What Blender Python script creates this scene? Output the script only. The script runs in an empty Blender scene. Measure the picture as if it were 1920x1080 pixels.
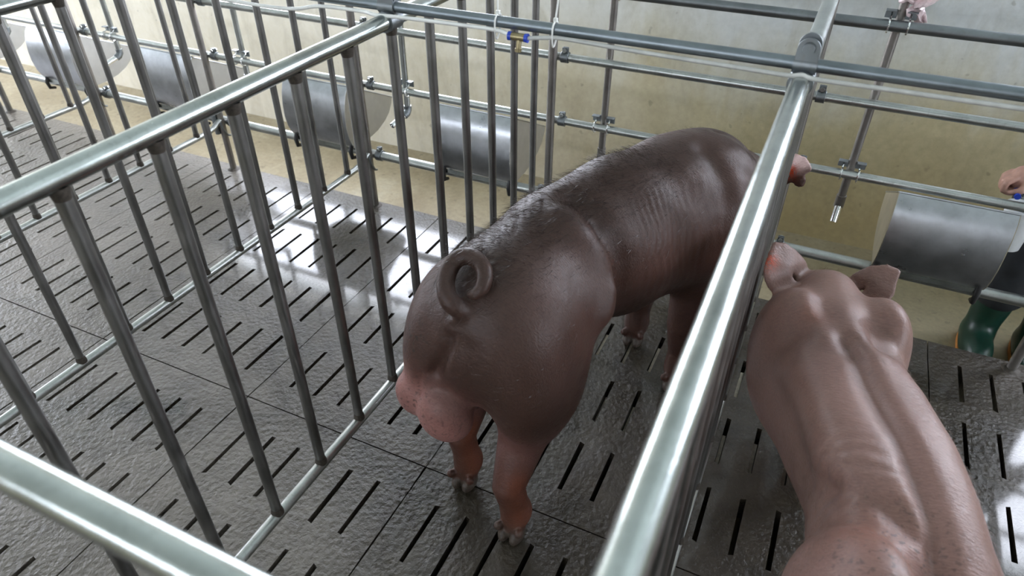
import bpy, bmesh, math, random
import numpy as np
from mathutils import Vector, Matrix

random.seed(7)
scene = bpy.context.scene
COL = scene.collection

# ------------------------------------------------------------------ camera
cam_data = bpy.data.cameras.new('camera')
cam = bpy.data.objects.new('camera', cam_data)
COL.objects.link(cam)
YAW, PITCH, ROLL = -0.4351, 0.6435, 0.0035          # radians: turned to -X, looking down
_f = Vector((math.sin(YAW) * math.cos(PITCH), math.cos(YAW) * math.cos(PITCH), -math.sin(PITCH)))
_r0 = Vector((math.cos(YAW), -math.sin(YAW), 0))
_u0 = _r0.cross(_f)
_r = _r0 * math.cos(ROLL) + _u0 * math.sin(ROLL)
_u = _u0 * math.cos(ROLL) - _r0 * math.sin(ROLL)
cam.matrix_world = Matrix(((_r.x, _u.x, -_f.x, 0), (_r.y, _u.y, -_f.y, 0), (_r.z, _u.z, -_f.z, 1.4), (0, 0, 0, 1)))
cam_data.sensor_width = 36
cam_data.lens = 24.235
cam_data.clip_start = 0.02
cam_data.dof.use_dof = True
cam_data.dof.focus_distance = 1.6
cam_data.dof.aperture_fstop = 5.0
scene.camera = cam

# ------------------------------------------------------------------ world, exposure
world = bpy.data.worlds.new('overcast_sky')
scene.world = world
world.use_nodes = True
_bg = world.node_tree.nodes['Background']
_bg.inputs['Color'].default_value = (0.83, 0.88, 1.0, 1)
_bg.inputs['Strength'].default_value = 40.0
scene.view_settings.view_transform = 'Standard'
scene.view_settings.look = 'None'
scene.view_settings.gamma = 1
scene.view_settings.use_curve_mapping = False
scene.view_settings.exposure = -0.6
scene.cycles.use_denoising = True
scene.cycles.max_bounces = 10
scene.cycles.diffuse_bounces = 5


def portal(name, loc, rot, sx, sy):
    """daylight window: lets the sky be sampled through an opening in the wall"""
    l = bpy.data.lights.new(name, 'AREA')
    l.shape = 'RECTANGLE'; l.size = sx; l.size_y = sy
    l.cycles.is_portal = True
    o = bpy.data.objects.new(name, l); COL.objects.link(o)
    o.location = loc; o.rotation_euler = rot
    return o

YW = 2.85            # inner face of the back wall
ZF = -0.22           # lower concrete floor under and behind the slats
RX0, RX1, RY0 = -7.5, 5.0, -5.0
CEIL = 2.9
# openings: (from, to, sill, head)
WIN_BACK = [(-3.7, -1.3, 0.72, 1.55), (0.75, 2.6, 0.90, 2.0)]
WIN_FRONT = [(-5.5, 0.5, 2.0, 2.35)]
WIN_SIDE = [(-0.2, 2.5, 0.6, 2.3)]
FILL_RIGHT = [(-0.5, 1.6, 1.2, 2.0)]  # unseen opening added to light the boars' right sides
ROOF = []
# area rect emits along local -Z
for i, (x0, x1, z0, z1) in enumerate(WIN_BACK):
    portal('daylight_back', ((x0 + x1) / 2, YW + 0.22, (z0 + z1) / 2), (-math.pi / 2, 0, 0), x1 - x0, z1 - z0)
for x0, x1, z0, z1 in WIN_FRONT:
    portal('daylight_front', ((x0 + x1) / 2, RY0 - 0.22, (z0 + z1) / 2), (math.pi / 2, 0, 0), x1 - x0, z1 - z0)
for y0, y1, z0, z1 in WIN_SIDE:
    portal('daylight_side', (RX0 - 0.22, (y0 + y1) / 2, (z0 + z1) / 2), (0, -math.pi / 2, 0), z1 - z0, y1 - y0)
for y0, y1, z0, z1 in FILL_RIGHT:
    portal('fill_right', (RX1 + 0.22, (y0 + y1) / 2, (z0 + z1) / 2), (0, math.pi / 2, 0), z1 - z0, y1 - y0)
for x0, x1, y0, y1 in ROOF:
    portal('daylight_roof', ((x0 + x1) / 2, (y0 + y1) / 2, CEIL + 0.14), (0, 0, 0), x1 - x0, y1 - y0)
# ------------------------------------------------------------------ helpers
class MB:
    def __init__(self):
        self.v = []; self.f = []; self.m = []

    def add(self, vs, fs, mi=0):
        n = len(self.v)
        self.v += [tuple(p) for p in vs]
        self.f += [tuple(i + n for i in q) for q in fs]
        self.m += [mi] * len(fs)
        return self

    def box(self, lo, hi, mi=0):
        x0, y0, z0 = lo; x1, y1, z1 = hi
        vs = [(x0, y0, z0), (x1, y0, z0), (x1, y1, z0), (x0, y1, z0), (x0, y0, z1), (x1, y0, z1), (x1, y1, z1), (x0, y1, z1)]
        fs = [(0, 3, 2, 1), (4, 5, 6, 7), (0, 1, 5, 4), (1, 2, 6, 5), (2, 3, 7, 6), (3, 0, 4, 7)]
        return self.add(vs, fs, mi)

    def obox(self, c, ax, half, mi=0):
        """box with given axes (three unit vectors)"""
        c = Vector(c); A = [Vector(a) for a in ax]
        vs = []
        for sz in (-1, 1):
            for sx, sy in ((-1, -1), (1, -1), (1, 1), (-1, 1)):
                vs.append(c + A[0] * sx * half[0] + A[1] * sy * half[1] + A[2] * sz * half[2])
        fs = [(0, 3, 2, 1), (4, 5, 6, 7), (0, 1, 5, 4), (1, 2, 6, 5), (2, 3, 7, 6), (3, 0, 4, 7)]
        return self.add(vs, fs, mi)

    def tube(self, pts, rad, seg=16, caps=True, mi=0, closed=False):
        P = [Vector(p) for p in pts]
        R = rad if isinstance(rad, (list, tuple)) else [rad] * len(P)
        n = len(P)
        tang = []
        for i in range(n):
            if closed:
                t = P[(i + 1) % n] - P[i - 1]
            else:
                t = P[min(i + 1, n - 1)] - P[max(i - 1, 0)]
            tang.append(t.normalized())
        ref = Vector((0, 0, 1)) if abs(tang[0].z) < 0.9 else Vector((0, 1, 0))
        u = tang[0].cross(ref).normalized()
        vs = []
        for i in range(n):
            u = (u - tang[i] * u.dot(tang[i])).normalized()
            w = tang[i].cross(u)
            for k in range(seg):
                a = 2 * math.pi * k / seg
                vs.append(P[i] + (u * math.cos(a) + w * math.sin(a)) * R[i])
        fs = []
        for i in range(n if closed else n - 1):
            j = (i + 1) % n
            for k in range(seg):
                l = (k + 1) % seg
                fs.append((i * seg + k, i * seg + l, j * seg + l, j * seg + k))
        if caps and not closed:
            fs.append(tuple(range(seg))[::-1])
            fs.append(tuple(range((n - 1) * seg, n * seg)))
        return self.add(vs, fs, mi)

    def hollow(self, a, b, ro, ri, seg=16, mi=0):
        """open pipe with wall thickness from a to b"""
        a, b = Vector(a), Vector(b)
        t = (b - a).normalized()
        ref = Vector((0, 0, 1)) if abs(t.z) < 0.9 else Vector((0, 1, 0))
        u = t.cross(ref).normalized(); w = t.cross(u)
        vs = []
        for p, r in ((a, ro), (b, ro), (b, ri), (a, ri)):
            for k in range(seg):
                an = 2 * math.pi * k / seg
                vs.append(p + (u * math.cos(an) + w * math.sin(an)) * r)
        fs = []
        for i in range(4):
            j = (i + 1) % 4
            for k in range(seg):
                l = (k + 1) % seg
                fs.append((i * seg + k, i * seg + l, j * seg + l, j * seg + k))
        return self.add(vs, fs, mi)

    def prism(self, poly, axis, a, b, mi=0):
        """poly in the plane across axis ('x': (y,z), 'y': (x,z), 'z': (x,y)), extruded from a to b"""
        def pt(q, t):
            return {'x': (t, q[0], q[1]), 'y': (q[0], t, q[1]), 'z': (q[0], q[1], t)}[axis]
        n = len(poly)
        vs = [pt(q, a) for q in poly] + [pt(q, b) for q in poly]
        fs = [tuple(range(n)), tuple(range(n, 2 * n))[::-1]]
        fs += [(i, i + n, (i + 1) % n + n, (i + 1) % n) for i in range(n)]
        return self.add(vs, fs, mi)

    def build(self, name, mats, parent=None, loc=(0, 0, 0), smooth=True, angle=40, bevel=0):
        me = bpy.data.meshes.new(name)
        me.from_pydata([tuple(Vector(p) - Vector(loc)) for p in self.v], [], self.f)
        if not isinstance(mats, (list, tuple)): mats = [mats]
        for m in mats: me.materials.append(m)
        me.polygons.foreach_set('material_index', self.m)
        bm = bmesh.new(); bm.from_mesh(me)
        bmesh.ops.recalc_face_normals(bm, faces=bm.faces)
        bm.to_mesh(me); bm.free()
        if smooth:
            me.polygons.foreach_set('use_smooth', [True] * len(me.polygons))
            me.set_sharp_from_angle(angle=math.radians(angle))
        me.update()
        return link(name, me, parent, loc, bevel)


def link(name, me, parent=None, loc=(0, 0, 0), bevel=0):
    o = bpy.data.objects.new(name, me)
    COL.objects.link(o)
    if parent is not None:
        o.parent = parent
        o.location = Vector(loc) - parent.location if parent.type == 'EMPTY' else Vector(loc)
    else:
        o.location = loc
    if bevel:
        b = o.modifiers.new('bevel', 'BEVEL'); b.width = bevel; b.segments = 2; b.limit_method = 'ANGLE'
    return o


def tag(o, label, cat, group=None):
    o['label'] = label; o['category'] = cat
    if group: o['group'] = group
    return o


def thing(name, loc, label, cat, group=None):
    o = bpy.data.objects.new(name, None)
    COL.objects.link(o); o.location = loc
    o.empty_display_size = 0.05
    return tag(o, label, cat, group)


def part(mb, name, mats, root, **k):
    """a part of a thing built in world coordinates; its origin is the thing's origin"""
    return mb.build(name, mats, parent=root, loc=tuple(root.location), **k)


def sub(mb, name, mats, prt, **k):
    """sub-part: same origin as its part"""
    o = mb.build(name, mats, loc=tuple(prt.parent.location), **k)
    o.parent = prt; o.location = (0, 0, 0)
    return o


def structure(o):
    o['kind'] = 'structure'
    return o

# ------------------------------------------------------------------ materials
def mat(name):
    m = bpy.data.materials.new(name); m.use_nodes = True
    nt = m.node_tree; nt.nodes.clear()
    out = nt.nodes.new('ShaderNodeOutputMaterial')
    bs = nt.nodes.new('ShaderNodeBsdfPrincipled')
    nt.links.new(bs.outputs[0], out.inputs[0])
    return m, nt, bs


def N(nt, kind, **kw):
    n = nt.nodes.new('ShaderNode' + kind)
    for k, v in kw.items():
        if k.startswith('i_'):
            key = k[2:]
            n.inputs[int(key) if key.isdigit() else key.replace('_', ' ')].default_value = v
        else:
            setattr(n, k, v)
    return n


def ramp(nt, src, stops):
    r = N(nt, 'ValToRGB')
    e = r.color_ramp.elements
    while len(e) > 2: e.remove(e[-1])
    for i, (p, c) in enumerate(stops):
        if i > 1: e.new(p)
        e[i].position = p
        e[i].color = (*c, 1) if isinstance(c, tuple) else (c, c, c, 1)
    nt.links.new(src, r.inputs[0])
    return r.outputs[0]


def mix(nt, fac, a, b, blend='MIX'):
    m = N(nt, 'Mix', data_type='RGBA', blend_type=blend)
    for s, v in ((0, fac), (6, a), (7, b)):
        if isinstance(v, (tuple, float, int)):
            m.inputs[s].default_value = (*v, 1) if isinstance(v, tuple) else v
        else:
            nt.links.new(v, m.inputs[s])
    return m.outputs[2]


def math_(nt, op, a, b=0.0, c=0.0, clamp=False):
    m = N(nt, 'Math', operation=op, use_clamp=clamp)
    for i, v in enumerate((a, b, c)):
        if isinstance(v, (int, float)): m.inputs[i].default_value = v
        else: nt.links.new(v, m.inputs[i])
    return m.outputs[0]


def noise(nt, vec, scale, detail=4, rough=0.55, dist=0.0):
    n = N(nt, 'TexNoise', i_Scale=scale, i_Detail=detail, i_Roughness=rough, i_Distortion=dist)
    nt.links.new(vec, n.inputs['Vector'])
    return n.outputs['Fac']


def mapped(nt, scale=(1, 1, 1), coord='Object'):
    t = N(nt, 'TexCoord'); mp = N(nt, 'Mapping')
    mp.inputs['Scale'].default_value = scale
    nt.links.new(t.outputs[coord], mp.inputs[0])
    return mp.outputs[0]


def position(nt):
    return N(nt, 'NewGeometry').outputs['Position']


def bump(nt, bs, height, strength, dist=0.01):
    b = N(nt, 'Bump', i_Strength=strength, i_Distance=dist)
    nt.links.new(height, b.inputs['Height'])
    nt.links.new(b.outputs[0], bs.inputs['Normal'])
    return b


def simple(name, col, rough=0.5, metal=0.0, var=0.0, scale=40):
    m, nt, bs = mat(name)
    bs.inputs['Roughness'].default_value = rough
    bs.inputs['Metallic'].default_value = metal
    v = mapped(nt)
    n = noise(nt, v, scale)
    lo = tuple(c * (1 - var) for c in col); hi = tuple(min(1, c * (1 + var)) for c in col)
    nt.links.new(ramp(nt, n, [(0.3, lo), (0.7, hi)]), bs.inputs['Base Color'])
    return m


def steel(name, col, rough, grime=0.25, streak=(60, 60, 6)):
    m, nt, bs = mat(name)
    p = position(nt)
    n1 = noise(nt, p, 14, 5, 0.6)
    mp = N(nt, 'Mapping'); mp.inputs['Scale'].default_value = streak
    nt.links.new(p, mp.inputs[0])
    n2 = noise(nt, mp.outputs[0], 3, 4)
    c = ramp(nt, n1, [(0.3, tuple(x * 0.72 for x in col)), (0.65, col)])
    g = ramp(nt, n2, [(0.55, 0.0), (0.75, 1.0)])
    c = mix(nt, math_(nt, 'MULTIPLY', g, grime), c, (0.13, 0.10, 0.075))
    nt.links.new(c, bs.inputs['Base Color'])
    nt.links.new(math_(nt, 'SUBTRACT', 1.0, math_(nt, 'MULTIPLY', g, grime * 1.4), clamp=True), bs.inputs['Metallic'])
    r = N(nt, 'MapRange'); r.inputs[3].default_value = rough * 0.75; r.inputs[4].default_value = rough * 1.5
    nt.links.new(n1, r.inputs[0]); nt.links.new(r.outputs[0], bs.inputs['Roughness'])
    bump(nt, bs, n1, 0.12, 0.004)
    return m


def make_materials():
    M = {}
    M['rail'] = steel('galvanised_rail', (0.54, 0.58, 0.56), 0.21, 0.10)
    M['bar'] = steel('galvanised_bar', (0.25, 0.245, 0.235), 0.38, 0.42)
    M['pipe'] = steel('galvanised_pipe', (0.50, 0.52, 0.50), 0.30, 0.30)
    M['cross'] = steel('grey_cross_pipe', (0.25, 0.285, 0.305), 0.38, 0.12)
    M['rusty'] = steel('rusty_water_pipe', (0.30, 0.28, 0.26), 0.42, 0.75)
    M['sheet'] = steel('stainless_sheet', (0.55, 0.57, 0.60), 0.27, 0.12, (20, 20, 20))
    M['panel'] = simple('pale_sheet_end', (0.70, 0.70, 0.70), 0.36, 0.85, 0.06, 20)
    M['infill'] = simple('pale_infill', (0.66, 0.60, 0.48), 0.7, 0, 0.2, 80)  # pale colour imitating the lit pit floor below the slots
    M['chrome'] = simple('chrome', (0.85, 0.86, 0.86), 0.10, 1.0, 0.05)
    M['weld'] = simple('dirty_weld', (0.055, 0.045, 0.035), 0.6, 0.3, 0.4, 200)
    M['clamp'] = steel('dark_clamp', (0.25, 0.27, 0.28), 0.40, 0.2)
    M['rubber'] = simple('black_rubber', (0.018, 0.018, 0.018), 0.45, 0, 0.3)
    M['hose'] = simple('white_hose', (0.82, 0.82, 0.78), 0.35, 0, 0.08)
    M['hose_clear'] = simple('milky_hose', (0.50, 0.50, 0.47), 0.3, 0, 0.15)
    M['panel_dirty'] = simple('soiled_sheet_end', (0.36, 0.32, 0.23), 0.45, 0.3, 0.15, 12)
    M['tie'] = simple('white_nylon', (0.78, 0.78, 0.74), 0.4, 0, 0.05)
    M['blue'] = simple('blue_plastic', (0.02, 0.06, 0.45), 0.35, 0, 0.1)
    M['brass'] = simple('dull_brass', (0.30, 0.25, 0.14), 0.4, 0.8, 0.25)
    M['pinkbag'] = simple('pink_white_plastic', (0.80, 0.62, 0.63), 0.45, 0, 0.3, 60)
    M['ceiling'] = simple('grey_green_ceiling', (0.47, 0.52, 0.49), 0.8, 0, 0.15, 3)
    M['plaster'] = simple('white_plaster', (0.62, 0.62, 0.58), 0.8, 0, 0.1, 3)

    # --- back wall: grey-white render, yellow brown splashes low down
    m, nt, bs = mat('stained_wall')
    p = position(nt)
    sep = N(nt, 'SeparateXYZ'); nt.links.new(p, sep.inputs[0])
    mp = N(nt, 'Mapping'); mp.inputs['Scale'].default_value = (1.6, 1, 0.55)
    nt.links.new(p, mp.inputs[0])
    big = noise(nt, mp.outputs[0], 2.2, 6, 0.6, 0.4)
    fine = noise(nt, p, 38, 5, 0.65)
    h = math_(nt, 'ADD', sep.outputs['Z'], math_(nt, 'MULTIPLY', math_(nt, 'SUBTRACT', big, 0.5), 0.7))
    dirt = ramp(nt, math_(nt, 'ADD', h, 0.3), [(0.18, (0.37, 0.295, 0.15)), (0.62, (0.50, 0.435, 0.27)), (0.80, (0.58, 0.56, 0.47)), (1.0, (0.60, 0.62, 0.62))])
    clean = ramp(nt, math_(nt, 'ADD', math_(nt, 'MULTIPLY', sep.outputs['X'], -0.35), math_(nt, 'MULTIPLY', big, 0.5)), [(0.35, 0.0), (1.0, 0.8)])
    dirt = mix(nt, clean, dirt, (0.90, 0.85, 0.74))
    smear = ramp(nt, noise(nt, mp.outputs[0], 5.5, 5, 0.65, 0.8), [(0.48, 0.0), (0.72, 1.0)])
    dirt = mix(nt, math_(nt, 'MULTIPLY', smear, 0.26), dirt, (0.30, 0.26, 0.18))
    spots = ramp(nt, noise(nt, p, 26, 2, 0.4), [(0.70, 0.0), (0.76, 1.0)])
    c = mix(nt, math_(nt, 'MULTIPLY', spots, 0.35), dirt, (0.16, 0.13, 0.085))
    c = mix(nt, 0.22, c, ramp(nt, fine, [(0.3, (0.25, 0.24, 0.2)), (0.7, (0.7, 0.68, 0.62))]), 'OVERLAY')
    nt.links.new(c, bs.inputs['Base Color'])
    bs.inputs['Roughness'].default_value = 0.62
    bump(nt, bs, fine, 0.25, 0.006)
    M['wall'] = m

    # --- lower floor
    m, nt, bs = mat('beige_concrete')
    p = position(nt)
    big = noise(nt, p, 3.5, 6, 0.6, 0.5); fine = noise(nt, p, 45, 5, 0.65)
    c = ramp(nt, big, [(0.25, (0.24, 0.19, 0.115)), (0.6, (0.345, 0.292, 0.20)), (0.8, (0.43, 0.385, 0.29))])
    spots = ramp(nt, noise(nt, p, 30, 2, 0.4), [(0.66, 0.0), (0.74, 1.0)])
    sx = N(nt, 'SeparateXYZ'); nt.links.new(p, sx.inputs[0])
    c = mix(nt, math_(nt, 'MULTIPLY', math_(nt, 'ADD', math_(nt, 'MULTIPLY', sx.outputs['X'], 0.9), math_(nt, 'SUBTRACT', big, 0.35), clamp=True), 0.75), c, (0.15, 0.135, 0.075))
    c = mix(nt, math_(nt, 'MULTIPLY', spots, 0.5), c, (0.11, 0.09, 0.06))
    c = mix(nt, 0.3, c, ramp(nt, fine, [(0.3, (0.2, 0.2, 0.16)), (0.7, (0.72, 0.7, 0.62))]), 'OVERLAY')
    nt.links.new(c, bs.inputs['Base Color'])
    bs.inputs['Roughness'].default_value = 0.5
    bump(nt, bs, fine, 0.35, 0.006)
    M['lower'] = m

    # --- slats: wet, pitted concrete
    m, nt, bs = mat('wet_slats')
    p = position(nt)
    big = noise(nt, p, 1.7, 5, 0.6, 0.6)
    mid = noise(nt, p, 11, 5, 0.6)
    pit = noise(nt, p, 190, 3, 0.6)
    vor = N(nt, 'TexVoronoi', i_Scale=88.0, feature='SMOOTH_F1'); nt.links.new(p, vor.inputs['Vector'])
    c = ramp(nt, mid, [(0.25, (0.010, 0.0075, 0.0045)), (0.55, (0.026, 0.020, 0.0115)), (0.8, (0.048, 0.037, 0.023))])
    c = mix(nt, ramp(nt, big, [(0.4, 0.0), (0.65, 0.55)]), c, (0.085, 0.070, 0.055))
    nt.links.new(c, bs.inputs['Base Color'])
    # drier, paler concrete along the far end and towards the passage
    sx = N(nt, 'SeparateXYZ'); nt.links.new(p, sx.inputs[0])
    wob = math_(nt, 'MULTIPLY', math_(nt, 'SUBTRACT', big, 0.5), 1.4)
    d1 = math_(nt, 'MULTIPLY', math_(nt, 'SUBTRACT', math_(nt, 'ADD', -1.75, wob), sx.outputs['X']), 1.8, clamp=True)
    d2 = math_(nt, 'MULTIPLY', math_(nt, 'MULTIPLY', math_(nt, 'SUBTRACT', math_(nt, 'ADD', 0.98, wob), sx.outputs['Y']), 2.2, clamp=True), math_(nt, 'MULTIPLY', math_(nt, 'SUBTRACT', -0.35, sx.outputs['X']), 1.6, clamp=True))
    dry = math_(nt, 'MAXIMUM', d1, d2)
    c = mix(nt, dry, c, ramp(nt, mid, [(0.25, (0.088, 0.076, 0.061)), (0.75, (0.175, 0.155, 0.130))]))
    nt.links.new(c, bs.inputs['Base Color'])
    wet = math_(nt, 'ADD', math_(nt, 'MULTIPLY', big, 0.6), math_(nt, 'MULTIPLY', mid, 0.4))
    nt.links.new(ramp(nt, wet, [(0.38, 0.26), (0.55, 0.36), (0.68, 0.5)]), bs.inputs['Roughness'])
    nt.links.new(math_(nt, 'SUBTRACT', 0.62, math_(nt, 'MULTIPLY', dry, 0.52)), bs.inputs['Coat Weight'])
    nt.links.new(math_(nt, 'ADD', 0.085, math_(nt, 'MULTIPLY', dry, 0.2)), bs.inputs['Coat Roughness'])
    hgt = math_(nt, 'ADD', math_(nt, 'MULTIPLY', vor.outputs['Distance'], 0.8), math_(nt, 'ADD', math_(nt, 'MULTIPLY', pit, 0.55), math_(nt, 'MULTIPLY', mid, 0.35)))
    bump(nt, bs, hgt, 0.8, 0.006)
    bs.inputs['Specular IOR Level'].default_value = 0.35
    M['slats'] = m
    return M

M = make_materials()
# ------------------------------------------------------------------ room shell
def slab_with_holes(a0, a1, b0, b1, holes, place):
    """wall panel in (a, b) with rectangular openings; place(a, b, side) -> corner"""
    A = sorted({a0, a1, *[h[0] for h in holes], *[h[1] for h in holes]})
    B = sorted({b0, b1, *[h[2] for h in holes], *[h[3] for h in holes]})
    def solid(i, j):
        if not (0 <= i < len(A) - 1 and 0 <= j < len(B) - 1): return False
        ca, cb = (A[i] + A[i + 1]) / 2, (B[j] + B[j + 1]) / 2
        return not any(h[0] < ca < h[1] and h[2] < cb < h[3] for h in holes)
    mb = MB()
    for i in range(len(A) - 1):
        for j in range(len(B) - 1):
            if not solid(i, j): continue
            q = [(A[i], B[j]), (A[i + 1], B[j]), (A[i + 1], B[j + 1]), (A[i], B[j + 1])]
            for s in (0, 1): mb.add([place(a, b, s) for a, b in q], [(0, 1, 2, 3)])
            for (di, dj), (u, v) in zip(((0, -1), (1, 0), (0, 1), (-1, 0)), ((0, 1), (1, 2), (2, 3), (3, 0))):
                if not solid(i + di, j + dj):
                    mb.add([place(*q[u], 0), place(*q[v], 0), place(*q[v], 1), place(*q[u], 1)], [(0, 1, 2, 3)])
    return mb


def build_room():
    t = .2
    structure(slab_with_holes(RX0 - t, RX1 + t, ZF - .1, CEIL, WIN_BACK, lambda a, b, s: (a, YW + t * s, b)).build('wall_back', M['wall'], smooth=False))
    structure(slab_with_holes(RX0 - t, RX1 + t, ZF - .1, CEIL, WIN_FRONT, lambda a, b, s: (a, RY0 - t * s, b)).build('wall_front', M['plaster'], smooth=False))
    structure(slab_with_holes(RY0, YW, ZF - .1, CEIL, WIN_SIDE, lambda a, b, s: (RX0 - t * s, a, b)).build('wall_left', M['plaster'], smooth=False))
    structure(slab_with_holes(RY0, YW, ZF - .1, CEIL, FILL_RIGHT, lambda a, b, s: (RX1 + t * s, a, b)).build('wall_right', M['plaster'], smooth=False))
    structure(slab_with_holes(RX0 - t, RX1 + t, RY0 - t, YW + t, ROOF, lambda a, b, s: (a, b, CEIL + .12 * s)).build('ceiling', M['ceiling'], smooth=False))
    structure(MB().box((RX0 - t, RY0 - t, ZF - .12), (RX1 + t, YW + t, ZF)).build('floor', M['lower'], smooth=False))
    n = 1
    for x0, x1, z0, z1 in WIN_BACK:
        f = MB().box((x0, YW + .07, z0), (x1, YW + .13, z0 + .04)).box((x0, YW + .07, z1 - .04), (x1, YW + .13, z1))
        m = max(1, round((x1 - x0) / 1.2))
        for i in range(m + 1):
            x = x0 + .02 + (x1 - x0 - .04) * i / m
            f.box((x - .02, YW + .08, z0 + .04), (x + .02, YW + .12, z1 - .04))
        structure(f.build('window_%d' % n, M['pipe'], smooth=False)); n += 1


SLAT_X0, PANEL_X, PANEL_Y, SLAT_Y1 = -1.24, 0.575, 1.074, 1.993
def build_slats():
    """concrete slat deck: panels with rows of slots, grooves between the panels"""
    rng = random.Random(3)
    gap, sw, thick, dj = .0035, .0115, .075, .028
    kx0, kx1 = -8, 6
    ky0, ky1 = -3, 0                    # panel rows ending at SLAT_Y1
    xs = []; xt = []
    for k in range(kx0, kx1):
        x0 = SLAT_X0 + PANEL_X * k
        xs += [x0 + gap / 2]; xt.append('j')
        for j in range(6):
            c = x0 + .0835 + .0818 * j
            xs += [c - sw / 2, c + sw / 2]; xt += ['p', 's']
        xs.append(x0 + PANEL_X - gap / 2); xt.append('p')
    xs = [SLAT_X0 + PANEL_X * kx0 - gap / 2] + xs
    ys = [SLAT_Y1 + PANEL_Y * (ky0 - 0) ]; yt = []
    for k in range(ky0, ky1):
        y0 = SLAT_Y1 + PANEL_Y * k
        ys.append(y0 + gap); yt.append('j')
        for a, b in ((.081, .244), (.327, .490), (.578, .742), (.826, .990)):
            ys += [y0 + a, y0 + b]; yt += ['p', 's']
        ys.append(y0 + PANEL_Y); yt.append('p')
    nx, ny = len(xs), len(ys)
    def state(i, j):
        if i < 0 or j < 0 or i >= nx - 1 or j >= ny - 1: return None
        if xt[i] == 's' and yt[j] == 's': return None
        return -dj if (xt[i] == 'j' or yt[j] == 'j') else 0.0
    jit = {}
    def X(i, j):
        # slot edges are cast a little unevenly
        if (i, j) not in jit: jit[(i, j)] = (rng.uniform(-.0012, .0012), rng.uniform(-.004, .004))
        edge = j in (0, ny - 1) or i in (0, nx - 1)
        a, b = (0, 0) if edge else jit[(i, j)]
        return xs[i] + (a if 0 < i < nx - 1 else 0), ys[j] + (b if 0 < j < ny - 1 and yt[min(j, ny - 2)] != 'j' and yt[j - 1] != 'j' else 0)
    vid = {}; V = []; F = []
    def v(i, j, z):
        k = (i, j, z)
        if k not in vid:
            vid[k] = len(V); V.append((*X(i, j), z))
        return vid[k]
    for i in range(nx - 1):
        for j in range(ny - 1):
            s = state(i, j)
            if s is None: continue
            F.append((v(i, j, s), v(i + 1, j, s), v(i + 1, j + 1, s), v(i, j + 1, s)))
            F.append((v(i, j, -thick), v(i, j + 1, -thick), v(i + 1, j + 1, -thick), v(i + 1, j, -thick)))
            for di, dj_, a, b in ((-1, 0, (i, j), (i, j + 1)), (1, 0, (i + 1, j + 1), (i + 1, j)), (0, -1, (i + 1, j), (i, j)), (0, 1, (i, j + 1), (i + 1, j + 1))):
                t = state(i + di, j + dj_)
                t = -thick if t is None else t
                if t < s:
                    F.append((v(*a, s), v(*a, t), v(*b, t), v(*b, s)))
    me = bpy.data.meshes.new('floor_slats')
    me.from_pydata(V, [], F); me.materials.append(M['slats'])
    bm = bmesh.new(); bm.from_mesh(me); bmesh.ops.recalc_face_normals(bm, faces=bm.faces); bm.to_mesh(me); bm.free()
    structure(link('floor_slats', me))
    # added pale infill, standing for lit pit floor, in slots between the two boars
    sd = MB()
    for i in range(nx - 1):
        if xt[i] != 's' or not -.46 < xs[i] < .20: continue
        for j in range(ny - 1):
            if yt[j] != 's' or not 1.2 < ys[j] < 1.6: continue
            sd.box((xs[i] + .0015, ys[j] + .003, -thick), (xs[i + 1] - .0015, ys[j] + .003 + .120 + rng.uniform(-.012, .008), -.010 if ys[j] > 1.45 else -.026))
    s = sd.build('slot_infill', M['infill'], smooth=False)
    s['kind'] = 'stuff'; s['label'] = 'added pale infill standing for lit pit floor in the slots between the boars'; s['category'] = 'infill'
    # beams that carry the panels
    b = MB()
    for k in range(kx0, kx1 + 1):
        x = SLAT_X0 + PANEL_X * k
        if k % 2 == 0: b.box((x - .04, SLAT_Y1 + PANEL_Y * ky0, ZF), (x + .04, SLAT_Y1 - .12, -thick))
    structure(b.build('floor_beams', M['lower'], smooth=False))


# ------------------------------------------------------------------ stall dividers
STALL = .7407
XB = -.7766
YP = 1.96            # end posts
ZTOP, ZLOW = 1.024, .2017
YFRONT = .138
DIV_LABEL = {
    -4: 'galvanized barred divider farthest along the row, at the trough end',
    -3: 'galvanized barred divider behind the first two empty stalls, fourth from the dark boar',
    -2: 'galvanized barred divider between two empty stalls, third from the dark boar',
    -1: 'galvanized barred divider with low rail across the wet empty floor, second from the dark boar',
    0: 'galvanized barred divider directly beside the dark boar, between it and the empty stalls',
    1: 'bright galvanized barred divider between the dark boar and the pink boar',
    2: 'barred divider beyond the pink boar, its rusty foot near the green boots',
}

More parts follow.
